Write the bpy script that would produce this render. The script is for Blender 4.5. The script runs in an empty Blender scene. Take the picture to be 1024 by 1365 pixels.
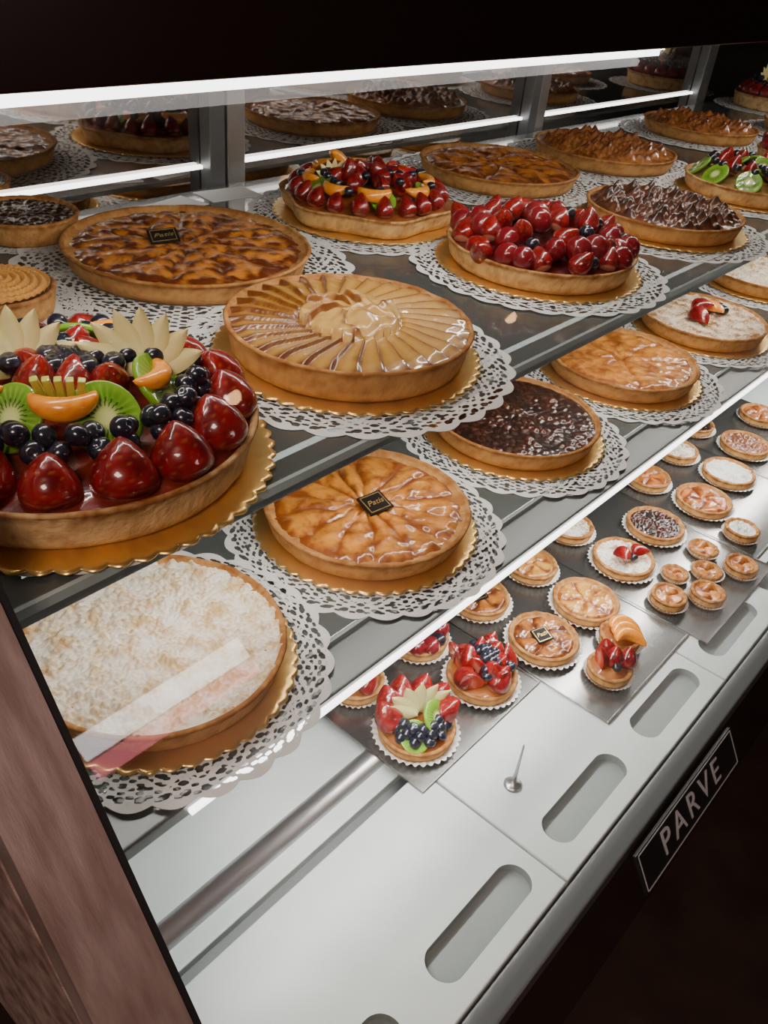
import bpy, bmesh, math, random
from mathutils import Vector, Matrix, noise
random.seed(7)
PI=math.pi
Z0=1.55
S1=Z0-.42; S2=Z0-.64; S3=Z0-.88
SC=bpy.context.scene
# ---------------- materials
def newmat(name):
    m=bpy.data.materials.new(name); m.use_nodes=True
    nt=m.node_tree; b=nt.nodes['Principled BSDF']
    return m,nt,b
def mat(name,color=(.8,.8,.8),rough=.5,metal=0,coat=0,attr=False,bump=None,color2=None,nscale=20,emit=0,sss=0,spec=.5,stretch=None):
    m,nt,b=newmat(name)
    b.inputs['Roughness'].default_value=rough
    b.inputs['Metallic'].default_value=metal
    b.inputs['Coat Weight'].default_value=coat
    b.inputs['Coat Roughness'].default_value=.06
    b.inputs['Specular IOR Level'].default_value=spec
    b.inputs['Base Color'].default_value=(*color,1)
    tc=nt.nodes.new('ShaderNodeTexCoord')
    vec=tc.outputs['Object']
    if stretch:
        mp=nt.nodes.new('ShaderNodeMapping'); mp.inputs['Scale'].default_value=stretch
        nt.links.new(vec,mp.inputs[0]); vec=mp.outputs[0]
    if attr:
        a=nt.nodes.new('ShaderNodeAttribute'); a.attribute_name='Col'
        nt.links.new(a.outputs['Color'],b.inputs['Base Color'])
    elif color2:
        n=nt.nodes.new('ShaderNodeTexNoise'); n.inputs['Scale'].default_value=nscale; n.inputs['Detail'].default_value=6
        nt.links.new(vec,n.inputs['Vector'])
        r=nt.nodes.new('ShaderNodeValToRGB')
        r.color_ramp.elements[0].position=.35; r.color_ramp.elements[1].position=.65
        r.color_ramp.elements[0].color=(*color,1); r.color_ramp.elements[1].color=(*color2,1)
        nt.links.new(n.outputs['Fac'],r.inputs['Fac']); nt.links.new(r.outputs['Color'],b.inputs['Base Color'])
    if bump:
        n=nt.nodes.new('ShaderNodeTexNoise'); n.inputs['Scale'].default_value=bump[0]; n.inputs['Detail'].default_value=4
        nt.links.new(vec,n.inputs['Vector'])
        bp=nt.nodes.new('ShaderNodeBump'); bp.inputs['Strength'].default_value=bump[1]; bp.inputs['Distance'].default_value=.002
        nt.links.new(n.outputs['Fac'],bp.inputs['Height']); nt.links.new(bp.outputs['Normal'],b.inputs['Normal'])
    if emit:
        b.inputs['Emission Color'].default_value=(*color,1); b.inputs['Emission Strength'].default_value=emit
    if sss:
        b.inputs['Subsurface Weight'].default_value=sss; b.inputs['Subsurface Scale'].default_value=.005
    return m
def glassmat(name,tint=(1,1,1),body=0,bodycol=(.3,.32,.31),rough=.02,k=.5,glare_streaks=0):
    m,nt,b=newmat(name)
    out=nt.nodes['Material Output']
    tr=nt.nodes.new('ShaderNodeBsdfTransparent'); tr.inputs['Color'].default_value=(*tint,1)
    gl=nt.nodes.new('ShaderNodeBsdfGlossy'); gl.inputs['Roughness'].default_value=rough
    lw=nt.nodes.new('ShaderNodeLayerWeight'); lw.inputs['Blend'].default_value=.5
    pw=nt.nodes.new('ShaderNodeMath'); pw.operation='POWER'; pw.inputs[1].default_value=5
    ma=nt.nodes.new('ShaderNodeMath'); ma.operation='MULTIPLY_ADD'; ma.inputs[1].default_value=k; ma.inputs[2].default_value=.055
    nt.links.new(lw.outputs['Facing'],pw.inputs[0]); nt.links.new(pw.outputs[0],ma.inputs[0])
    base=tr.outputs[0]
    if body:
        b.inputs['Base Color'].default_value=(*bodycol,1); b.inputs['Roughness'].default_value=.25
        mx=nt.nodes.new('ShaderNodeMixShader'); mx.inputs[0].default_value=body
        nt.links.new(tr.outputs[0],mx.inputs[1]); nt.links.new(b.outputs[0],mx.inputs[2]); base=mx.outputs[0]
    if glare_streaks:  # noise streaks of translucency put glare and haze into the glass
        tc=nt.nodes.new('ShaderNodeTexCoord'); mp=nt.nodes.new('ShaderNodeMapping'); mp.inputs['Scale'].default_value=(1.6,9,9)
        nz=nt.nodes.new('ShaderNodeTexNoise'); nz.inputs['Scale'].default_value=1.0; nz.inputs['Detail'].default_value=5
        rp=nt.nodes.new('ShaderNodeMapRange'); rp.inputs[1].default_value=.5; rp.inputs[2].default_value=.8; rp.inputs[3].default_value=.004; rp.inputs[4].default_value=glare_streaks
        nt.links.new(tc.outputs['Object'],mp.inputs[0]); nt.links.new(mp.outputs[0],nz.inputs['Vector']); nt.links.new(nz.outputs['Fac'],rp.inputs[0])
        tl=nt.nodes.new('ShaderNodeBsdfTranslucent'); tl.inputs[0].default_value=(.8,.8,.8,1)
        mx=nt.nodes.new('ShaderNodeMixShader'); nt.links.new(rp.outputs[0],mx.inputs[0]); nt.links.new(base,mx.inputs[1]); nt.links.new(tl.outputs[0],mx.inputs[2]); base=mx.outputs[0]
    m2=nt.nodes.new('ShaderNodeMixShader')
    nt.links.new(ma.outputs[0],m2.inputs[0]); nt.links.new(base,m2.inputs[1]); nt.links.new(gl.outputs[0],m2.inputs[2])
    nt.links.new(m2.outputs[0],out.inputs['Surface'])
    return m
M_glaze=mat('glazed_filling',attr=True,rough=.4,coat=.8,bump=(110,.35),spec=.3)
M_matte=mat('baked_matte',attr=True,rough=.85,bump=(400,.5))
M_crust=mat('pastry_crust',attr=True,rough=.75,bump=(180,.8),spec=.2)
M_fruit=mat('glazed_fruit',attr=True,rough=.3,coat=.9,sss=.04,spec=.3)
M_gold=mat('gold_cardboard',(.88,.58,.20),.3,.8,bump=(60,.15))
M_paper=mat('white_paper',(.8,.8,.78),.8)
M_metal=mat('brushed_metal',(.5,.5,.5),.32,.9,bump=(40,.1))
M_rail=mat('grey_rail',(.17,.18,.18),.35,.6)
M_post=mat('post_metal',(.50,.38,.34),.4,.55,color2=(.32,.22,.19),nscale=14,bump=(120,.2),stretch=(6,1,1))
M_tray=mat('silver_tray',(.26,.25,.235),.25,.9)
M_dark=mat('dark_laminate',(.016,.008,.007),.25,coat=.3,bump=(10,.05))
M_black=mat('black_gasket',(.01,.01,.01),.6)
M_blackp=mat('black_plastic',(.012,.012,.012),.35)
M_white=mat('white_panel',(.60,.65,.63),.35,color2=(.50,.55,.53),nscale=6,bump=(15,.08))
M_recess=mat('panel_recess',(.22,.25,.24),.45)
M_led=mat('led_strip',(1,.97,.95),.5,emit=5)
M_mirror=mat('mirror',(.42,.39,.37),.03,1)
M_glass=glassmat('clear_glass',(.95,.96,.95),glare_streaks=.14)
M_shelf=glassmat('shelf_glass',(.8,.85,.83),body=.6,bodycol=(.11,.12,.115),rough=.06,k=.6)
M_edge=mat('glass_edge',(.35,.42,.40),.15,coat=.5)
M_brown=mat('brown_speckle',(.16,.10,.085),.4,color2=(.34,.24,.21),nscale=45,bump=(60,.2))
M_floor=mat('dark_floor',(.03,.018,.014),.35,color2=(.045,.03,.022),nscale=8)
M_wall=mat('dark_wall',(.05,.03,.025),.7,color2=(.035,.022,.018),nscale=5)
M_choc=mat('black_chocolate',(.010,.007,.006),.5,spec=.2)
M_goldink=mat('gold_ink',(.8,.55,.2),.3,.8)
M_whitep=mat('white_letters',(.45,.45,.45),.5)
M_warm=mat('lamp_warm',(1,.55,.25),.5,emit=24)
M_menu=mat('menu_white',(1,.96,.95),.5,emit=11)
M_menup=mat('menu_pink',(1,.25,.30),.5,emit=7)
mat_melon=mat('melon_green',(.50,.55,.08),.25,coat=1)
# ---------------- mesh helpers
def add(name,me,mats,parent=None,loc=(0,0,0),rot=None,scale=None):
    o=bpy.data.objects.new(name,me); SC.collection.objects.link(o)
    if mats and len(me.materials)==0:
        for m in (mats if isinstance(mats,list) else [mats]): me.materials.append(m)
    if parent: o.parent=parent
    o.location=loc
    if rot is not None:
        if isinstance(rot,Matrix): o.rotation_euler=rot.to_euler()
        else: o.rotation_euler=rot
    if scale is not None: o.scale=scale if hasattr(scale,'__len__') else (scale,)*3
    return o
def empty(name,loc,rz=0):
    o=bpy.data.objects.new(name,None); SC.collection.objects.link(o); o.location=loc; o.rotation_euler=(0,0,rz); o.empty_display_size=.05
    return o
def mesh_from(name,verts,faces,cols=None,smooth=True):
    me=bpy.data.meshes.new(name); me.from_pydata(verts,[],faces)
    if cols:
        a=me.color_attributes.new('Col','FLOAT_COLOR','POINT')
        flat=[]
        for c in cols: flat.extend((c[0],c[1],c[2],1))
        a.data.foreach_set('color',flat)
    if smooth: me.polygons.foreach_set('use_smooth',[True]*len(me.polygons))
    me.update(); return me
def grid(name,NU,NV,fn,wrap=True):
    v=[];c=[]
    for j in range(NV):
        for i in range(NU):
            p,col=fn(i/(NU if wrap else NU-1),j/(NV-1)); v.append(p); c.append(col)
    f=[]
    for j in range(NV-1):
        for i in range(NU if wrap else NU-1):
            i2=(i+1)%NU
            f.append((j*NU+i,j*NU+i2,(j+1)*NU+i2,(j+1)*NU+i))
    return mesh_from(name,v,f,c)
def box(name,x0,x1,y0,y1,z0,z1,m,parent=None,bev=0):
    bm=bmesh.new(); bmesh.ops.create_cube(bm,size=1)
    c=Vector(((x0+x1)/2,(y0+y1)/2,(z0+z1)/2))
    for v in bm.verts: v.co=Vector((v.co.x*(x1-x0),v.co.y*(y1-y0),v.co.z*(z1-z0)))
    if bev: bmesh.ops.bevel(bm,geom=bm.edges[:],offset=bev,segments=3,affect='EDGES',profile=.6)
    me=bpy.data.meshes.new(name); bm.to_mesh(me); bm.free()
    return add(name,me,m,parent,c)
def n3(x,y,z=0): return noise.noise(Vector((x,y,z)))
def mix(a,b,t):
    t=max(0,min(1,t)); return tuple(a[k]*(1-t)+b[k]*t for k in range(3))
def sm(a,b,x):
    t=max(0,min(1,(x-a)/(b-a))); return t*t*(3-2*t)
# ---------------- tart parts
def crust(r,h,parent,outl=None,light=(.60,.32,.11),dark=(.26,.095,.022)):
    prof=[(0,0),(.90*r,0),(.92*r,.0015),(.94*r,.006),(.948*r,.25*h),(.955*r,.4*h),(.965*r,.58*h),(.975*r,.75*h),(.983*r,.87*h),(.99*r,h-.003),(r,h-.001),(r-.0015,h+.0008),(r-.004,h+.001),(r-.0065,h-.001),(r-.008,h-.005),(0,h-.007)]
    N=len(prof); nt=max(96,int(r*1600)); sd=random.random()*50
    def f(u,v):
        k=min(N-1,int(round(v*(N-1)))); pr,pz=prof[k]; th=u*2*PI
        o=outl(th) if outl else 1
        nn=n3(math.cos(th)*6+sd,math.sin(th)*6,pz*80)
        n2=n3(math.cos(th)*r*160+sd,math.sin(th)*r*160,pz*160)
        rr=pr*o+(.0010*nn+.0005*n2 if 0<k<N-1 else 0)
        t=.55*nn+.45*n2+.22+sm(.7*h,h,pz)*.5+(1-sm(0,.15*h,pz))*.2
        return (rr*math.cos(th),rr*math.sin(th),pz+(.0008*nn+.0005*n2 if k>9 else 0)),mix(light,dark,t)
    return add('crust',grid('crust',nt,N,f),M_crust,parent)
def board(R,parent,m=None):
    n=int(2*PI*R/.019)
    prof=[(0,0),(.97,0),(1,.0008),(1,.0018),(.97,.0026),(.93,.0018),(0,.0018)]
    def f(u,v):
        k=int(round(v*6)); pr,pz=prof[k]; th=u*2*PI
        s=1+.03*(abs(math.sin(n*th/2))-.6)*(1 if 0<k<6 else 0)
        return (pr*R*s*math.cos(th),pr*R*s*math.sin(th),pz),(1,1,1)
    return add('gold_board',grid('gold_board',n*8,7,f),m or M_gold,parent)
def relief(name,r,z,fn,m,parent,res=1,outl=None):
    nr=max(14,int(r*420*res)); nt=max(72,int(r*2400*res))
    def f(u,v):
        th=u*2*PI; rr=v*r*(outl(th) if outl else 1)
        x=rr*math.cos(th); y=rr*math.sin(th)
        h,c=fn(v,th,x,y)
        return (x,y,h),c
    return add(name,grid(name,nt,nr,f),m,parent,(0,0,z))
def f_pear(nw,tw,base,dark,amp,sd=0,burn=.5,cre=1.3):
    def f(rho,th,x,y):
        a=(th*nw/(2*PI)+tw*rho+.35*n3(x*25+sd,y*25))%1
        s=math.sin(PI*a)**.6
        win=sm(.10,.22,rho)*(1-sm(.84,.97,rho))
        n1=n3(x*70+sd,y*70); n2=n3(x*220,y*220,sd)
        h=amp*s*win*(.75+.6*n3(x*18,y*18,sd))+.0024*n1+.0009*n2-.002*sm(.9,1,rho)
        t=(1-s)*cre*win+burn*(.40+1.3*n1+.9*n3(x*30,y*30,sd+3))+sm(.78,1,rho)*.6+.45*n2+(1-win)*.35
        return h,mix(base,dark,t)
    return f
def f_apple(rho,th,x,y):
    if rho>.42:
        q=(rho-.42)/.58
        a=(th*30/(2*PI)+2.1*q-1.1*q*q)%1
        h=.0062*a*(1-sm(.88,1,a))+.003*(1-sm(.85,1,rho))+.0007*n3(x*80,y*80)
        t=sm(.74,.90,a)*.9+sm(.88,1,rho)*.8+.4*n3(x*60,y*60)+(1-sm(0,.12,a))*.5
        c=mix((.42,.21,.04),(.13,.038,.007),t)
        c=mix(c,(.56,.35,.10),sm(.15,.45,a)*(1-sm(.45,.75,a))*.5)
        return h-(1-sm(.42,.47,rho))*.003,c
    a=(th*6/(2*PI)-2.2*rho+.25*n3(x*40,y*40))%1
    h=.009+.010*a*(1-sm(.88,1,a))*sm(0,.2,rho)+.010*(1-rho/.42)+.005*n3(x*70,y*70)
    t=sm(.70,.92,a)*.9+.6*n3(x*90,y*90,3)+(1-sm(0,.15,a))*.4
    return h,mix((.60,.36,.10),(.20,.065,.012),t)
def f_pecan(c1,c2,fr=75,amp=.008,sd=0):
    def f(rho,th,x,y):
        d,_=noise.voronoi(Vector((x*fr+sd,y*fr,sd)))
        b=min(1,(d[1]-d[0])*1.6); n1=n3(x*40,y*40,sd)
        n2=n3(x*250,y*250,sd)
        h=amp*(b**.5)*(1-sm(.93,1,rho))*(.6+.6*n1)+.001*n2
        return h,mix(c1,c2,b*.6+.5*n1+.3*n2)
    return f
def f_crumb(c1,c2,fr=110,amp=.006,sd=0):
    def f(rho,th,x,y):
        d,_=noise.voronoi(Vector((x*fr+sd,y*fr,sd)))
        b=max(0,1-d[0]*1.2); n1=n3(x*50,y*50,sd); n2=n3(x*300,y*300,sd)
        h=amp*b*(.6+.8*n1)+.0018*n2+.002*(1-rho*rho)
        return h,mix(c1,c2,.25+.9*n1+.9*n2+.5*(1-b)*.5)
    return f
def f_mer(base,tip,fr=42,amp=.02,sd=0):
    def f(rho,th,x,y):
        d,pt=noise.voronoi(Vector((x*fr+sd,y*fr,sd)))
        px=pt[0][0]-(x*fr+sd); py=pt[0][1]-y*fr
        sw=math.sin(math.atan2(py,px)*3+d[0]*7)
        b=max(0,1-d[0]*1.25)
        env=(1-sm(.8,1,rho))
        h=(amp*(b**1.3)+.0025*sw*min(1,d[0]*2)+.004)*env
        t=.2+b*.9+.35*n3(x*50,y*50,sd)+.2*sw
        return h,mix(base,tip,t)
    return f
def f_swirl(rho,th,x,y):
    a=(rho*6.5+th/(2*PI)*1)%1; s=math.sin(PI*a)**.7
    g=math.sin(th*40+rho*20)
    return .007*s+.001*g+.008*(1-rho*rho),mix((.80,.40,.10),(.5,.16,.03),(1-s)*1.0+.15*g+.2*n3(x*80,y*80))
def f_dome(col,hh):
    def f(rho,th,x,y):
        return hh*(1-rho**2.2)+.001*n3(x*80,y*80),mix(col,(col[0]*.5,col[1]*.4,col[2]*.4),.4+n3(x*60,y*60))
    return f
# ---------------- fruit library
def ico(sub):
    bm=bmesh.new(); bmesh.ops.create_icosphere(bm,subdivisions=sub,radius=1)
    v=[x.co.copy() for x in bm.verts]; f=[tuple(y.index for y in q.verts) for q in bm.faces]; bm.free(); return v,f
def mk_rasp():
    v,f=ico(4); K=54; pts=[]
    for i in range(K):
        z=1-2*(i+.5)/K; q=math.sqrt(1-z*z); a=i*2.39996; pts.append(Vector((q*math.cos(a),q*math.sin(a),z)))
    vs=[];cs=[]
    for p in v:
        d=min((p-q).length for q in pts); b=math.sqrt(max(0,1-(d/.36)**2))
        rr=.90+.10*b
        q=p*rr; vs.append((q.x,q.y,q.z*1.1)); cs.append(mix((.05,.002,.004),(.20,.007,.012),b))
    me=mesh_from('raspberry',vs,f,cs); me.materials.append(M_fruit); return me
def mk_blue():
    v,f=ico(3); vs=[];cs=[]
    for p in v:
        q=math.sqrt(p.x**2+p.y**2); z=p.z*.88
        if p.z>0: 
            a=math.atan2(p.y,p.x)
            z-=.35*(1-sm(.12,.34,q)); z+=.09*math.exp(-((q-.40)/.07)**2)*(.6+.4*math.cos(5*a))
        vs.append((p.x,p.y,z)); cs.append(mix((.006,.006,.012),(.020,.020,.034),.5+n3(p.x*3,p.y*3,p.z*3)))
    me=mesh_from('blueberry',vs,f,cs); me.materials.append(M_fruit); return me
def sprof(v):
    if v<.3: return .42*math.sqrt(max(0,1-((.3-v)/.3)**2))
    return .42*max(0,math.cos(PI/2*(v-.3)/.7))**.72
def mk_straw(half=False):
    NU,NV=44,30
    def f(u,v):
        th=u*2*PI if not half else u*PI
        z=v*1.0; r=sprof(v) if v<1 else 0
        row=v*9; off=.5*(int(row)%2); a=(th*9/(2*PI)+off)%1; b=row%1
        d=math.hypot((a-.5)*2.4*max(.3,r/.42),(b-.5)*1.6); seed=1-sm(.14,.30,d)
        if v<.06 or v>.95: seed=0
        rr=max(0,r-.014*seed)
        lump=1+.07*n3(math.cos(th)*1.3,math.sin(th)*1.3,v*2)
        rr*=lump
        c=mix((.28,.008,.009),(.12,.003,.005),.5+n3(math.cos(th)*2,math.sin(th)*2,v*4))
        c=mix(c,(.40,.13,.03),seed*.5)
        if v<.08: c=(.5,.2,.12)
        return (rr*math.cos(th),rr*math.sin(th),z*1.05),c
    if not half:
        me=grid('strawberry',NU,NV,f)
    else:
        me0=grid('s',NU,NV,f,wrap=False)
        vs=[tuple(x.co) for x in me0.vertices]; fs=[tuple(p.vertices) for p in me0.polygons]
        cs=[tuple(d.color[:3]) for d in me0.color_attributes['Col'].data]
        b0=len(vs); K=9
        for j in range(NV):
            p,_=f(0,j/(NV-1)); q,_=f(1,j/(NV-1))
            for k in range(K):
                t=k/(K-1); x=p[0]*(1-t)+q[0]*t
                e=abs(t-.5)*2
                vs.append((x,-.005,p[2])); cs.append(mix((.72,.22,.15),(.42,.015,.012),sm(.1,.65,e+abs(j/(NV-1)-.45)*.8)))
        for j in range(NV-1):
            for k in range(K-1):
                fs.append((b0+j*K+k,b0+j*K+k+1,b0+(j+1)*K+k+1,b0+(j+1)*K+k))
        me=mesh_from('half_strawberry',vs,fs,cs)
    me.materials.append(M_fruit); return me
def mk_kiwi():
    prof=[(0,-.1),(.5,-.1),(.95,-.1),(1,-.06),(1,.06),(.97,.1)]+[(.97-.97*i/24,.1) for i in range(1,25)]
    N=len(prof)
    def f(u,v):
        k=int(round(v*(N-1))); r,z=prof[k]; th=u*2*PI
        c=mix((.60,.66,.25),(.10,.25,.010),sm(.15,.5,r)); c=mix(c,(.18,.36,.025),sm(.6,.95,r))
        c=mix(c,(.5,.65,.15),.3*sm(.3,1,math.sin(th*26))*(1-sm(.8,.95,r)))
        if .3<r<.55 and math.sin(th*20+(1.5 if r>.42 else 0))>.6: c=(.01,.008,.005)
        return (r*math.cos(th),r*math.sin(th)*.92,z+.02*n3(r*3*math.cos(th),r*3*math.sin(th))),c
    me=grid('kiwi_slice',80,N,f); me.materials.append(M_fruit); return me
def mk_orange():
    def f(u,v):
        a=(v-.5)*2.6; w=math.sin(PI*min(1,max(0,v)))**.6; th=u*2*PI
        rx=.30*w*math.cos(th); rz=.34*w*math.sin(th)
        if math.sin(th)<0: rz*=.6
        R=.75+rx
        c=mix((.80,.20,.008),(.92,.38,.03),.5+.8*n3(a*6,rx*9,rz*9))
        return (R*math.cos(a)-.6,R*math.sin(a),rz+.15),c
    me=grid('mandarin_segment',20,22,f); me.materials.append(M_fruit); return me
def mk_fan(n=7):
    vs=[];fs=[];cs=[]
    for i in range(n):
        a=-1.15+2.3*i/(n-1); M=Matrix.Rotation(a,3,'Y')
        for side in (0,1):
            b0=len(vs); NV=12; NW=5
            for j in range(NV):
                t=j/(NV-1); w=.19*math.sin(PI*t**.8)**.8+.004 if t<1 else .002
                for k in range(NW):
                    s=k/(NW-1)*2-1
                    p=Vector((w*s,-.25*t*t+(.03 if side else -.03)*(1-abs(s)),t*1.0)); p=M@p; p.y+=.03*i
                    vs.append(tuple(p)); cs.append(mix((.84,.74,.36),(.60,.55,.12),sm(.7,1,abs(s))*.5))
            for j in range(NV-1):
                for k in range(NW-1):
                    q=(b0+j*NW+k,b0+j*NW+k+1,b0+(j+1)*NW+k+1,b0+(j+1)*NW+k); fs.append(q)
    me=mesh_from('apple_fan',vs,fs,cs); me.materials.append(M_fruit); return me
L=dict(rasp=mk_rasp(),blue=mk_blue(),straw=mk_straw(),half=mk_straw(True),kiwi=mk_kiwi(),orange=mk_orange(),fan=mk_fan())
LN=dict(rasp='raspberry',blue='blueberry',straw='strawberry',half='half_strawberry',kiwi='kiwi_slice',orange='mandarin_segment',fan='apple_fan')
def fr(kind,parent,x,y,z,s,rot=(0,0,0)):
    M=rot if isinstance(rot,Matrix) else Matrix.Rotation(rot[2],3,'Z')@Matrix.Rotation(rot[1],3,'Y')@Matrix.Rotation(rot[0],3,'X')
    return add(LN[kind],L[kind],None,parent,(x,y,z),M,s)
R_=random.random
def rr(a,b): return a+(b-a)*R_()
CAM=-2.25
def ring(kind,parent,rad,z,n,s,tilt=0,a0=0,jit=.1,yaw=0,roll=0):
    for i in range(n):
        a=a0+2*PI*i/n+rr(-jit,jit)*2*PI/n
        M=Matrix.Rotation(a+yaw,3,'Z')@Matrix.Rotation(tilt+rr(-.1,.1),3,'Y')@Matrix.Rotation(roll,3,'X')
        fr(kind,parent,rad*math.cos(a),rad*math.sin(a),z+rr(-.001,.001),s*rr(.92,1.08),M)
def plaque(parent,x,y,z,rz,s=.034):
    e=bpy.data.objects.new('chocolate_plaque',None); SC.collection.objects.link(e); e.parent=parent; e.location=(x,y,z); e.rotation_euler=(.12,-.1,rz)
    box('plaque_base',-s/2,s/2,-s/2,s/2,0,.0025,M_choc,e,.0006)
    b=s*.42; w=s*.03
    for (x0,x1,y0,y1) in ((-b,b,-b,-b+w),(-b,b,b-w,b),(-b,-b+w,-b,b),(b-w,b,-b,b)):
        box('plaque_border',x0,x1,y0,y1,.0025,.003,M_goldink,e)
    c=bpy.data.curves.new('plaque_text','FONT'); c.body='Patis'; c.size=s*.36; c.extrude=.0003; c.align_x='CENTER'; c.align_y='CENTER'; c.shear=.3
    o=bpy.data.objects.new('plaque_text',c); SC.collection.objects.link(o); o.parent=e; o.location=(0,0,.003); c.materials.append(M_goldink)
# ---------------- tart builder
def tart(kind,x,y,z,R,boardon=True,rz=0):
    names=dict(apple='apple_tart',pear='pear_almond_tart',peach='peach_tart',golden='golden_pear_tart',apricot='apricot_tart',pecan='pecan_tart',crumb='crumb_tart',almond='almond_crumb_tart',merg='meringue_tart',merc='chocolate_meringue_tart',rasp='raspberry_tart',fbig='mixed_fruit_tart',flower='flower_shaped_fruit_tart',kiwi='kiwi_fruit_tart',swirl='orange_swirl_tart',dark='chocolate_nut_tart')
    e=empty(names[kind],(x,y,z),rz)
    if boardon: board(R,e); r=R*.92; bz=.0022
    else: r=R; bz=0
    body=bpy.data.objects.new('tart_body',None); SC.collection.objects.link(body); body.parent=e; body.location=(0,0,bz)
    h=.030
    outl=(lambda th: 1+.055*math.cos(6*th)) if kind=='flower' else None
    if kind=='fbig': h=.040
    if kind=='rasp': h=.032
    if kind=='apple': h=.038
    lt=(.60,.32,.11)
    if kind in('rasp','flower','kiwi'): lt=(.74,.47,.20)
    if kind=='fbig': lt=(.80,.54,.26)
    crust(r,h,body,outl,light=lt)
    ri=r-.006; zt=h-.005
    if kind=='apple':
        relief('apple_slices',ri,zt,f_apple,M_glaze,body,1.3)
    elif kind=='pear':
        relief('pear_filling',ri,zt,f_pear(11,.3,(.62,.22,.03),(.11,.022,.004),.005,1,.95,.9),M_glaze,body); plaque(body,-.018,.030,zt+.006,-.5,r*.24)
    elif kind=='peach':
        relief('peach_slices',ri,zt,f_pear(14,.25,(.60,.24,.035),(.22,.055,.008),.0065,4,.65,.9),M_glaze,body); plaque(body,.0,-.012,zt+.008,-.25,r*.26)
    elif kind=='golden':
        relief('golden_filling',ri,zt,f_pear(8,.2,(.66,.27,.045),(.28,.075,.012),.005,9,.65,.7),M_glaze,body)
    elif kind=='apricot':
        relief('apricot_slices',ri,zt,f_pear(10,.4,(.58,.19,.025),(.14,.032,.005),.008,15,.6,1),M_glaze,body)
    elif kind=='pecan':
        relief('pecan_filling',ri,zt,f_pecan((.014,.004,.002),(.11,.024,.007),85,.006),M_glaze,body)
    elif kind=='dark':
        relief('nut_filling',ri,zt,f_pecan((.02,.008,.004),(.10,.035,.012),90,.006,7),M_glaze,body)
    elif kind=='crumb':
        relief('crumb_topping',ri+.002,zt,f_crumb((.84,.80,.72),(.62,.42,.18),120,.009),M_matte,body,1.7)
    elif kind=='almond':
        relief('almond_topping',ri,zt,f_crumb((.80,.70,.54),(.30,.13,.035),90,.008,5),M_matte,body)
        fr('half',body,-.03,.012,zt+.012,.048,(1.6,0,-.6)); fr('half',body,-.014,.026,zt+.012,.044,(1.2,0,.4)); fr('orange',body,.010,-.0,zt+.012,.040,(0,0,.5)); 
        for k in range(3): fr('blue',body,.034+.01*k*(k%2),-.024+.013*k,zt+.014,.0105)
    elif kind=='merg':
        relief('meringue_peaks',ri,zt+.002,f_mer((.52,.20,.05),(.12,.028,.006),44,.022,2),M_glaze,body)
    elif kind=='merc':
        relief('meringue_peaks',ri,zt+.002,f_mer((.17,.055,.018),(.020,.006,.003),44,.022,8),M_glaze,body)
    elif kind=='swirl':
        relief('swirl_filling',ri,zt+.002,f_swirl,M_glaze,body)
    elif kind=='rasp':
        relief('berry_glaze',ri,zt,f_dome((.08,.004,.006),.012),M_glaze,body)
        s=.0175
        for rad,n,zz in ((ri-.012,int(2*PI*(ri-.012)/.031),.014),(ri-.041,int(2*PI*(ri-.041)/.032),.025),(ri-.071,8,.034),(.018,4,.040)):
            for i in range(n):
                a=2*PI*(i+rr(-.12,.12))/n; q=R_()
                if rad>.03 and q<.12: fr('blue',body,rad*math.cos(a),rad*math.sin(a),zt+zz+.003,.011,(rr(-.5,.5),rr(-.5,.5),0))
                elif q<.5: fr('straw',body,rad*math.cos(a),rad*math.sin(a),zt+zz-.012,.038,(rr(-.9,.9),rr(-.9,.9),rr(0,6)))
                else: fr('rasp',body,rad*math.cos(a),rad*math.sin(a),zt+zz,s*rr(.9,1.12),(rr(-.8,.8),rr(-.8,.8),rr(0,6)))
    elif kind=='fbig':
        relief('custard',ri,zt,f_dome((.20,.02,.01),.022),M_glaze,body)
        n=16
        for i in range(n):
            a=2*PI*i/n+.1; M=Matrix.Rotation(a,3,'Z')@Matrix.Rotation(-.30+rr(-.15,.15),3,'Y')@Matrix.Rotation(rr(-.2,.2),3,'X')
            q=rr(.9,1.08)
            fr('straw',body,(ri-.016)*math.cos(a),(ri-.016)*math.sin(a),zt-.005,(.060*q,.060*q,.047*q),M)
        for rad,zz,n in ((ri-.044,.028,26),(ri-.056,.036,22),(ri-.048,.040,18)):
            for i in range(n):
                a=2*PI*(i+rr(-.2,.2))/n; fr('blue',body,rad*math.cos(a),rad*math.sin(a),zt+zz,.0100,(rr(-1,1),rr(-1,1),0))
        ring('kiwi',body,ri-.074,zt+.036,7,.030,tilt=.85)
        ring('orange',body,ri-.080,zt+.044,5,.032,tilt=.4,a0=.4)
        for k in range(6):
            a=k*1.05; fr('straw',body,.035*math.cos(a),.035*math.sin(a),zt+.026,.042,(rr(-.5,.5),rr(-.5,.5),0))
        for k in range(38):
            a=R_()*6.28; q=rr(0,.085); fr('blue',body,q*math.cos(a),q*math.sin(a),zt+.054,.0100)
        for (fx,fy,a) in ((-.035,.020,.2),(.044,-.040,-.15)):
            fr('fan',body,fx,fy,zt+.042,.056,(-.35,0,CAM+PI/2+a))
        for k in range(5):
            o=box('melon_stick',-.003,.003,-.003,.003,0,.040,mat_melon,body,.0012); o.location=(-.046+.005*k,-.040-.005*k,zt+.050); o.rotation_euler=(.30,-.25+.10*k,-.6)
    elif kind=='flower':
        relief('custard',ri,zt,f_dome((.35,.10,.03),.016),M_glaze,body,1,outl)
        ring('straw',body,ri-.012,zt+.003,20,.034,tilt=-.5)
        ring('kiwi',body,ri-.040,zt+.022,5,.024,tilt=.6,a0=.3)
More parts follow.
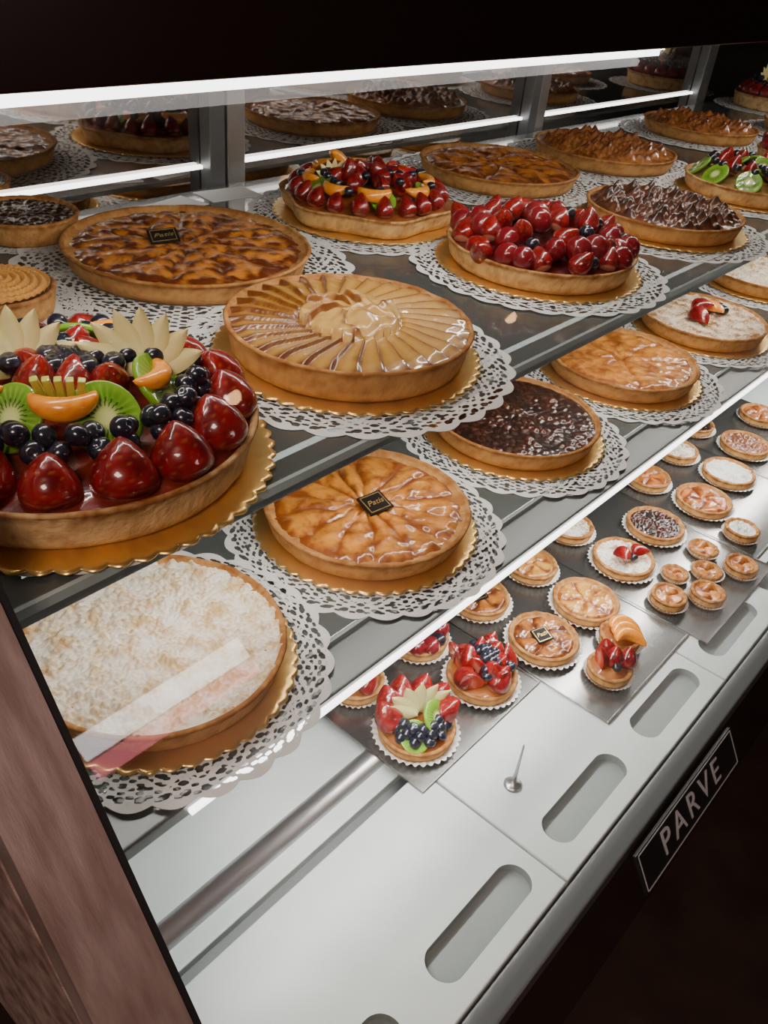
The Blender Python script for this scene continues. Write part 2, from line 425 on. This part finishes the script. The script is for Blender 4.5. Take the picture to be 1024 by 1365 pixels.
        ring('orange',body,ri-.042,zt+.026,8,.034,tilt=.5,a0=.9)
        ring('half',body,ri-.060,zt+.024,9,.038,tilt=-.9,roll=0)
        ring('rasp',body,ri-.070,zt+.032,9,.012)
        for k in range(9):
            a=k*.9; q=.02+.014*(k%2); fr('straw',body,q*math.cos(a),q*math.sin(a),zt+.026,.038,(rr(-.9,.9),rr(-.9,.9),0))
        for k in range(26):
            a=R_()*6.28; q=rr(.03,ri-.02); fr('blue',body,q*math.cos(a),q*math.sin(a),zt+.042-.16*max(0,q-.06),.0075)
        fr('orange',body,-.02,.05,zt+.04,.04,(.8,0,1)); fr('fan',body,-.05,.03,zt+.026,.034,(-.3,0,CAM+PI/2))
    elif kind=='kiwi':
        relief('custard',ri,zt,f_dome((.3,.2,.05),.016),M_glaze,body)
        ring('kiwi',body,ri-.020,zt+.016,9,.028,tilt=.75)
        ring('straw',body,ri-.055,zt+.016,9,.036,tilt=-.4)
        ring('blue',body,ri-.042,zt+.034,16,.009)
        for k in range(20):
            a=R_()*6.28; q=rr(0,.06); fr('blue',body,q*math.cos(a),q*math.sin(a),zt+.034,.0095)
        ring('kiwi',body,.03,zt+.034,3,.024,tilt=.6)
    return e
def cup(R,parent):
    n=36
    def f(u,v):
        th=u*2*PI; q=.55+.45*v; z=.0005+.009*max(0,(v-.35)/.65)**1.3
        rp=R*q*(1+.03*v*math.cos(n*th))
        return (rp*math.cos(th),rp*math.sin(th),z+.0012*v*math.sin(n*th)),(1,1,1)
    add('paper_cup',grid('paper_cup',n*6,10,f),M_paper,parent)
def small(kind,x,y,z,R):
    nm=dict(sfruit='fruit_tartlet',sstraw='strawberry_tartlet',srasp='raspberry_tartlet',scaramel='apple_tartlet',spear='pear_tartlet',scrumb='crumb_tartlet',scrumbs='strawberry_crumb_tartlet',schoc='chocolate_tartlet',sgold='golden_tartlet',swhite='powdered_tartlet',snut='nut_tartlet',smini='mini_tartlet',sorange='mandarin_tartlet',shalf='strawberry_boat_tartlet')[kind]
    e=empty(nm,(x,y,z),R_()*0.0)
    R=R*.97
    cup(R,e); r=R*.90; h=.020 if R>.03 else .012
    body=bpy.data.objects.new('tart_body',None); SC.collection.objects.link(body); body.parent=e; body.location=(0,0,.0008)
    crust(r,h,body); ri=r-.005; zt=h-.005; sd=R_()*30
    k_=R/.058
    if kind in('sfruit','sstraw','srasp','sorange','shalf'):
        relief('custard',ri,zt,f_dome((.45,.16,.04),.008),M_glaze,body)
    if kind=='sfruit':
        A=CAM
        def at(da,q): return q*k_*math.cos(A+da),q*k_*math.sin(A+da)
        for da,q in((-1.4,.032),(1.8,.032),(2.4,.032),(3.0,.032),(-2.0,.032),(-2.6,.032)):
            px,py=at(da,q); fr('straw' if da<0 else 'half',body,px,py,zt+.006,.044,(.4,-.3,A+da+PI/2))
        px,py=at(1.1,.024); fr('kiwi',body,px,py,zt+.026,.025,(0,-.9,A+.9+PI))
        px,py=at(-.3,.030); fr('kiwi',body,px,py,zt+.014,.022,(0,-.5,A+PI))
        for k in range(20):
            px,py=at(-1.3+.17*k,.038-.006*(k%3)); fr('blue',body,px,py,zt+.012+.006*(k%3),.0085,(R_(),R_(),0))
        px,py=at(2.9,.002); fr('fan',body,px,py,zt+.018,.056,(-.2,0,A+PI/2))
    elif kind=='sstraw':
        for i in range(9):
            a=i*.7; fr('half',body,.034*k_*math.cos(a),.034*k_*math.sin(a),zt+.004,.042*k_,(.25,-.5,a+rr(-.6,.6)+(1.57 if i%2 else 4.7)))
        for i in range(6):
            a=i*1.05+.4; fr('half' if i%2 else 'straw',body,.015*math.cos(a),.015*math.sin(a),zt+.010,.042*k_,(.2,-.35,a+1.57))
        for k in range(16):
            a=R_()*6.28; q=rr(.005,.042)*k_; fr('blue',body,q*math.cos(a),q*math.sin(a),zt+.050-.65*q,.0080)
    elif kind=='srasp':
        for rad,n,zz in ((ri-.007,10,.010),(.016,5,.020),(.001,1,.030)):
            for i in range(n):
                a=2*PI*i/n; fr('rasp' if (i%4 or n<5) else 'blue',body,rad*math.cos(a),rad*math.sin(a),zt+zz,.0130 if (i%4 or n<5) else .010,(R_(),R_(),R_()))
    elif kind=='sorange':
        for i in range(3): fr('orange',body,-.010+.010*i,-.014+.010*i,zt+.008,.036,(.3,0,CAM+PI))
    elif kind=='shalf':
        for i,(px,py) in enumerate(((-.012,.012),(.004,-.002),(.016,-.016),(.014,.012))):
            fr('straw' if i else 'half',body,px,py,zt+.002,.034,(rr(-.3,.3),rr(-.3,.3),R_()*6))
        fr('blue',body,-.006,-.012,zt+.014,.007)
    elif kind in('scaramel','spear','sgold','smini'):
        pal=dict(scaramel=((.46,.16,.025),(.11,.024,.005)),spear=((.68,.33,.06),(.24,.065,.012)),sgold=((.56,.17,.025),(.16,.035,.006)),smini=((.64,.25,.045),(.22,.05,.01)))[kind]
        relief('glazed_filling',ri,zt,f_pear(5 if kind!='smini' else 3,.3,pal[0],pal[1],.006,sd,.5),M_glaze,body,1.6)
        if kind=='scaramel': plaque(body,-.004,.002,zt+.006,-.4,.026)
    elif kind in('schoc','snut'):
        relief('nut_filling',ri,zt,f_pecan((.012,.004,.002),(.09,.02,.007),110,.006,sd) if kind=='schoc' else f_pecan((.13,.03,.008),(.45,.18,.05),90,.009,sd),M_glaze,body,1.6)
    else:
        relief('crumb_topping',ri+.001,zt,f_crumb((.84,.80,.72),(.42,.27,.13) if kind!='swhite' else (.6,.56,.5),130,.007,sd),M_matte,body,2)
        if kind=='scrumbs':
            fr('half',body,-.008,.006,zt+.012,.036,(1.2,0,-.8)); fr('half',body,.008,-.004,zt+.012,.032,(1.3,0,.5)); fr('blue',body,.0,-.016,zt+.012,.008)
    return e
# ---------------- doily
def doilymat():
    m,nt,b=newmat('paper_lace'); b.inputs['Base Color'].default_value=(.72,.72,.70,1); b.inputs['Roughness'].default_value=.8
    N=nt.nodes; K=nt.links
    tc=N.new('ShaderNodeTexCoord'); sp=N.new('ShaderNodeSeparateXYZ'); K.new(tc.outputs['Object'],sp.inputs[0])
    def m_(op,a,bb=None,c=None):
        n=N.new('ShaderNodeMath'); n.operation=op
        for i,v in enumerate((a,bb,c)):
            if v is None: continue
            if isinstance(v,(int,float)): n.inputs[i].default_value=v
            else: K.new(v,n.inputs[i])
        return n.outputs[0]
    x,y=sp.outputs[0],sp.outputs[1]
    rho=m_('SQRT',m_('ADD',m_('MULTIPLY',x,x),m_('MULTIPLY',y,y)))
    th=m_('ARCTAN2',y,x)
    A=m_('SINE',m_('MULTIPLY',th,64)); B=m_('SINE',m_('MULTIPLY',rho,130))
    h1=m_('GREATER_THAN',m_('MULTIPLY',A,B),.17)
    C=m_('SINE',m_('ADD',m_('MULTIPLY',th,28),m_('MULTIPLY',rho,50))); D=m_('SINE',m_('SUBTRACT',m_('MULTIPLY',th,28),m_('MULTIPLY',rho,50)))
    h2=m_('GREATER_THAN',m_('MULTIPLY',C,D),.4)
    E=m_('SINE',m_('MULTIPLY',th,28))
    flower=m_('LESS_THAN',m_('ABSOLUTE',m_('SUBTRACT',rho,m_('MULTIPLY_ADD',E,.03,.86))),.010)
    hole=m_('MULTIPLY',m_('MAXIMUM',h1,h2),m_('SUBTRACT',1,flower))
    mask=m_('MULTIPLY',m_('GREATER_THAN',rho,.66),m_('LESS_THAN',rho,.97))
    al=m_('SUBTRACT',1,m_('MULTIPLY',hole,mask))
    K.new(al,b.inputs['Alpha'])
    return m
M_doily=doilymat()
DME=None
def doily(x,y,z,R,rz=0):
    n=28
    prof=[(0,0),(.97,0),(1,.0),(1,.5),(.97,.5),(0,.5)]
    def f(u,v):
        k=int(round(v*5)); pr,pz=prof[k]; th=u*2*PI
        s=1+.04*(abs(math.sin(n*th/2))-.5)*(1 if pr>.9 else 0)
        return (pr*s*math.cos(th),pr*s*math.sin(th),pz),(1,1,1)
    global DME
    if DME is None:
        DME=grid('paper_doily',n*8,6,f); DME.materials.append(M_doily)
    return add('paper_doily',DME,None,None,(x,y,z),(0,0,rz),(R,R,.001))
# ================= CASE
case=empty('pastry_display_case',(0,0,0))
X0,X1=.10,4.2; XI=.176
YB=1.25
def gy(z): return .60+.605*((z-Z0)+.12)
box('hood',X0,X1,.57,YB+.10,Z0-.118,Z0+.14,M_dark,case,.002)
box('mirror_back',XI,X1,YB,YB+.01,S3-.02,Z0-.12,M_mirror,case)
for px in (.17,1.03,2.03,3.03,4.1):
    box('back_post',px-.045,px-.012,YB-.03,YB-.001,S3,Z0-.119,M_rail,case,.003)
    box('back_post',px+.0,px+.04,YB-.022,YB-.001,S3,Z0-.119,M_metal,case,.003)
box('shelf_upper',XI+.004,X1-.03,.462,1.215,S1-.008,S1,M_shelf,case,.001)
box('shelf_upper_edge',XI+.004,X1-.03,.457,.4615,S1-.0085,S1+.0003,M_edge,case)
box('shelf_upper_rail',XI+.004,X1-.03,.470,.498,S1-.03,S1-.0085,M_rail,case,.002)
box('shelf_lower',XI+.004,X1-.03,.443,1.215,S2-.008,S2,M_shelf,case,.001)
box('shelf_lower_edge',XI+.004,X1-.03,.438,.4425,S2-.0085,S2+.0003,M_edge,case)
box('shelf_lower_rail',XI+.004,X1-.03,.386,.436,S2-.020,S2-.003,M_rail,case,.003)
box('led_strip_top',.2,1.24,.576,.584,Z0-.127,Z0-.119,M_led,case)
box('led_strip_lower',.27,X1-.05,.380,.3855,S2-.013,S2-.008,M_led,case)
box('led_strip_upper',.22,X1-.05,.500,.508,S1-.020,S1-.010,M_led,case)
for a,b in ((.215,.982),(1.075,1.982),(2.075,2.982)):
    box('led_strip_back',a,b,YB-.012,YB-.004,Z0-.394,Z0-.388,M_led,case)
def area(name,x0,x1,y,z,w,ang,energy,col=(1,.92,.84)):
    l=bpy.data.lights.new(name,'AREA'); l.shape='RECTANGLE'; l.size=x1-x0; l.size_y=w; l.energy=energy; l.color=col
    o=bpy.data.objects.new(name,l); SC.collection.objects.link(o); o.location=((x0+x1)/2,y,z); o.rotation_euler=(ang,0,0); o.parent=case
area('led_light_top',.2,1.3,.600,Z0-.122,.008,.5,3.2)
area('led_light_top',1.34,3.3,.620,Z0-.122,.008,.4,4.0)
area('led_light_upper',.22,3.5,.512,S1-.024,.012,.35,5.8)
area('led_light_lower',.27,3.5,.384,S2-.022,.012,.05,12.5,(1,.98,.96))
def prism(name,x0,x1,pts,m):
    vs=[(x0,y,z) for y,z in pts]+[(x1,y,z) for y,z in pts]; n=len(pts)
    fs=[tuple(range(n))[::-1],tuple(range(n,2*n))]+[(i,(i+1)%n,n+(i+1)%n,n+i) for i in range(n)]
    me=mesh_from(name,vs,fs,smooth=False); bm=bmesh.new(); bm.from_mesh(me); bmesh.ops.recalc_face_normals(bm,faces=bm.faces[:]); bm.to_mesh(me); bm.free()
    return add(name,me,m,case)
zt,zb=Z0-.119,S3+.004
add('front_glass',mesh_from('front_glass',[(XI,gy(zt),zt),(X1,gy(zt),zt),(X1,gy(zb),zb),(XI,gy(zb),zb)],[(0,1,2,3)],smooth=False),M_glass,case)
zt2,zb2=Z0-.05,Z0-1.0
prism('end_post',X0+.012,XI-.006,[(gy(zt2)-.012,zt2),(gy(zt2)+.025,zt2),(gy(zb2)+.025,zb2),(gy(zb2)-.012,zb2)],M_post)
prism('end_gasket',XI-.006,XI,[(gy(zt2)-.010,zt2),(gy(zt2)+.012,zt2),(gy(zb)+.012,zb),(gy(zb)-.010,zb)],M_black)
prism('end_panel',X0+.014,X0+.034,[(gy(Z0)+.03,Z0-.06),(YB+.08,Z0-.06),(YB+.08,0),(gy(zb2)+.03,0),(gy(zb2)+.03,zb2)],M_brown)
box('floor_back_panel',XI,X1,.385,YB,S3-.03,S3-.012,M_white,case,.002)
def cyl(name,r,x0,x1,y,z,m,parent):
    def f(u,v):
        th=u*2*PI; q=1 if 0<v<1 else 0
        xx=x0 if v<.5 else x1
        return (xx,y+r*q*math.cos(th),z+r*q*math.sin(th)),(1,1,1)
    return add(name,grid(name,32,4,f),m,parent)
cyl('floor_pipe',.018,XI,X1,.425,S3-.019,M_metal,case)
def lid(x0,x1,slots):
    bm=bmesh.new(); bmesh.ops.create_cube(bm,size=1)
    for v in bm.verts: v.co=Vector(((x0+x1)/2+v.co.x*(x1-x0),.2565+v.co.y*.217,S3-.012+v.co.z*.024))
    bmesh.ops.bevel(bm,geom=bm.edges[:],offset=.003,segments=3,affect='EDGES',profile=.6)
    me=bpy.data.meshes.new('lid'); bm.to_mesh(me); bm.free(); o=add('floor_lid',me,[M_white,M_recess],case)
    for sx in slots:
        pts=[]
        for k in range(32):
            a=2*PI*k/32; cx=.062 if math.cos(a)>=0 else -.062
            pts.append((sx+cx+.022*math.cos(a),.193+.022*math.sin(a)))
        vs=[(x,y,S3-.012) for x,y in pts]+[(x,y,S3+.02) for x,y in pts]
        fs=[tuple(range(32))[::-1],tuple(range(32,64))]+[(i,(i+1)%32,32+(i+1)%32,32+i) for i in range(32)]
        c=bpy.data.objects.new('cut',mesh_from('cut',vs,fs,smooth=False)); SC.collection.objects.link(c)
        c.data.materials.append(M_recess)
        md=o.modifiers.new('b','BOOLEAN'); md.object=c; md.operation='DIFFERENCE'; md.solver='EXACT'
        try: md.material_mode='TRANSFER'
        except Exception: pass
        bpy.context.view_layer.update()
        dg=bpy.context.evaluated_depsgraph_get(); nm=bpy.data.meshes.new_from_object(o.evaluated_get(dg)); o.modifiers.clear(); o.data=nm
        bpy.data.objects.remove(c)
lid(.178,.606,[.275,.50])
xs=.609
while xs<3.5:
    lid(xs,xs+.447,[xs+.116,xs+.341]); xs+=.450
box('front_body',X0,X1,.118,1.3,.08,S3-.04,M_dark,case,.004)
box('toe_kick',X0+.05,X1-.05,.17,1.25,0,.08,M_black,case)
box('front_sill',X0,X1,.118,.146,S3-.04,S3-.004,M_rail,case,.003)
box('inner_tray',XI,X1,.146,.40,S3-.04,S3-.025,M_rail,case)
sg=empty('parve_sign',(.835,.094,Z0-.908)); sg.rotation_euler=(-.55,0,0)
box('sign_plate',-.140,.140,-.003,.002,-.028,.028,M_blackp,sg,.001)
for a in ((-.137,.137,-.026,-.0246),(-.137,.137,.0246,.026),(-.137,-.1355,-.026,.026),(.1355,.137,-.026,.026)):
    box('sign_border',a[0],a[1],-.0036,-.003,a[2],a[3],M_whitep,sg)
c=bpy.data.curves.new('sign_text','FONT'); c.body='PARVE'; c.size=.048; c.extrude=.0005; c.align_x='CENTER'; c.align_y='CENTER'; c.space_character=1.35
o=bpy.data.objects.new('sign_text',c); SC.collection.objects.link(o); o.parent=sg; o.location=(0,-.0035,0); o.rotation_euler=(PI/2,0,0); c.materials.append(M_whitep)
box('sign_bracket',-.02,.02,.002,.026,-.012,.0,M_blackp,sg)
screw=empty('screw_and_shadow_rod',(.672,.268,S3))  # round screw head; its shadow is modelled as a thin rod
def pf(u,v):
    prof=[(0,0),(.012,0),(.012,.002),(.009,.004),(.003,.005),(.0022,.03),(.0012,.075),(0,.078)]
    k=int(round(v*7)); r,z=prof[k]; return (r*math.cos(u*2*PI),r*math.sin(u*2*PI),z),(1,1,1)
add('screw_rod_body',grid('screw_rod_body',24,8,pf),M_metal,screw)
for cx,cy,a in((.86,1.16,.2),(.98,1.17,-.1)):  # white cards put in for bright reflections near the mirror
    o=box('reflection_card',-.05,.05,-.03,.03,0,.001,M_paper); o.location=(cx,cy,S1+.0006); o.rotation_euler=(0,0,a)
def tray(x0,x1,y0,y1):
    e=empty('serving_tray',((x0+x1)/2,(y0+y1)/2,S3+.0002)); a,b=(x1-x0)/2,(y1-y0)/2
    box('tray_base',-a,a,-b,b,0,.002,M_tray,e,.0006)
    for q in((-a,a,-b,-b+.003),(-a,a,b-.003,b),(-a,-a+.003,-b+.003,b-.003),(a-.003,a,-b+.003,b-.003)):
        box('tray_rim',q[0],q[1],q[2],q[3],.002,.0035,M_tray,e,.0006)
tray(.580,.847,.34,.58); tray(.850,1.105,.23,.58); tray(1.108,1.388,.20,.58); tray(1.391,1.684,.23,.58); tray(1.687,2.0,.23,.58)
# ================= TARTS
big=[('fbig',.335,.607,.172,1,1),('apple',.681,.605,.153,1,1),('pear',.712,.933,.165,1,0),('swirl',.437,.928,.065,1,0),('dark',.603,1.158,.074,1,0),
('flower',1.098,.957,.155,1,1),('apricot',1.520,.985,.160,1,0),('rasp',1.140,.642,.156,1,1),('merc',1.530,.629,.153,1,1),('merg',1.896,.955,.160,1,0),('kiwi',1.919,.628,.143,1,1),('merg',2.452,.973,.152,1,0),('rasp',2.35,.64,.14,1,1),
('fbig',3.20,1.05,.130,1,0),('apricot',2.85,.80,.14,1,0),
('crumb',.352,.539,.141,2,1),('peach',.686,.558,.142,2,1),('pecan',1.035,.570,.142,2,1),('golden',1.369,.564,.146,2,1),('almond',1.695,.556,.138,2,1),('crumb',2.10,.590,.14,2,1),('pecan',2.45,.590,.14,2,1)]
k=0
for kind,x,y,R,sh,bd in big:
    S=S1 if sh==1 else S2
    dR=R*1.25+(0 if bd else .02)
    if kind=='fbig' and x<1: dR=R*.97
    if sh==1 and kind=='dark': dR=R*1.15
    doily(x,y,S+.0003+.0006*(k%4),dR,k*.3); k+=1
    tart(kind,x,y,S+.0029,R,bool(bd))
sm_=[('sfruit',.6435,.4057,.060),('sstraw',.781,.3994,.058),('srasp',.776,.512,.052),('sstraw',.646,.516,.046),('scaramel',.912,.380,.061),('sorange',1.003,.300,.037),('shalf',.930,.278,.038),('spear',1.036,.3795,.061),('spear',1.048,.491,.050),('scaramel',.916,.502,.055),('scrumbs',1.184,.392,.061),('schoc',1.320,.400,.060),('scrumb',1.194,.506,.050),('sgold',1.471,.373,.061),('swhite',1.610,.3815,.060),('sgold',1.461,.486,.050),('scrumb',1.611,.4946,.050),('snut',1.755,.405,.060),('schoc',1.752,.521,.050),('sgold',1.924,.437,.052),
('smini',1.148,.290,.034),('smini',1.206,.248,.033),('smini',1.272,.276,.030),('smini',1.324,.238,.032),('smini',1.222,.312,.026),('smini',1.328,.3085,.030),('swhite',1.432,.281,.036)]
for kd,x,y,R in sm_:
    small(kd,x,y,S3+.0022,R)
# ================= ROOM
box('floor',-3,6,-3,3,-.02,0,M_floor)
box('ceiling',-3,6,-3,3,2.9,2.92,M_dark)
box('wall_back',-3,6,3,3.05,0,2.9,M_wall); box('wall_front',-3,6,-3.05,-3,0,2.9,M_wall)
box('wall_left',-3.05,-3,-3,3,0,2.9,M_wall); box('wall_right',6,6.05,-3,3,0,2.9,M_wall)
def lamp(x,y,z):
    e=empty('pendant_lamp',(x,y,z))
    def f(u,v):
        prof=[(.0,.10),(.03,.10),(.045,.07),(.075,.0),(.072,.0),(.042,.068),(.0,.095)]
        k=int(round(v*6)); r,zz=prof[k]; return (r*math.cos(u*2*PI),r*math.sin(u*2*PI),zz),(1,1,1)
    add('shade',grid('shade',32,7,f),M_dark,e)
    v,fc=ico(3); add('bulb',mesh_from('bulb',[tuple(p*.035) for p in v],fc),M_warm,e,(0,0,.01))
    box('cord',-.002,.002,-.002,.002,.10,2.9-z,M_black,e)
lamp(2.1,-1.7,2.35); lamp(4.0,-1.7,2.2); lamp(.6,-1.7,2.3)
mn=empty('illuminated_menu_board',(1.65,-2.985,1.62))
box('menu_frame',-.50,.50,-.013,.010,-.14,.12,M_dark,mn,.004)
box('menu_face',-.48,.48,.010,.014,-.02,.10,M_menu,mn); box('menu_band',-.48,.48,.010,.014,-.12,-.03,M_menup,mn)
w=bpy.data.worlds.new('w'); SC.world=w; w.use_nodes=True; w.node_tree.nodes['Background'].inputs[0].default_value=(.05,.035,.03,1)
l=bpy.data.lights.new('room_fill','AREA'); l.energy=60; l.size=.8; l.color=(1,.76,.66); o=bpy.data.objects.new('room_fill_light',l); SC.collection.objects.link(o); o.location=(-1.2,-.6,2.85)  # added unseen fill lamp, brightens the room and the end post
cd=bpy.data.cameras.new('camera'); cd.sensor_fit='VERTICAL'; cd.sensor_height=36; cd.lens=30.07; cd.clip_start=.01
co=bpy.data.objects.new('camera',cd); SC.collection.objects.link(co)
co.matrix_world=Matrix(((.6587,.3822,-.6484,0),(-.747,.4366,-.5013,0),(.0915,.8146,.5731,Z0),(0,0,0,1)))
SC.camera=co
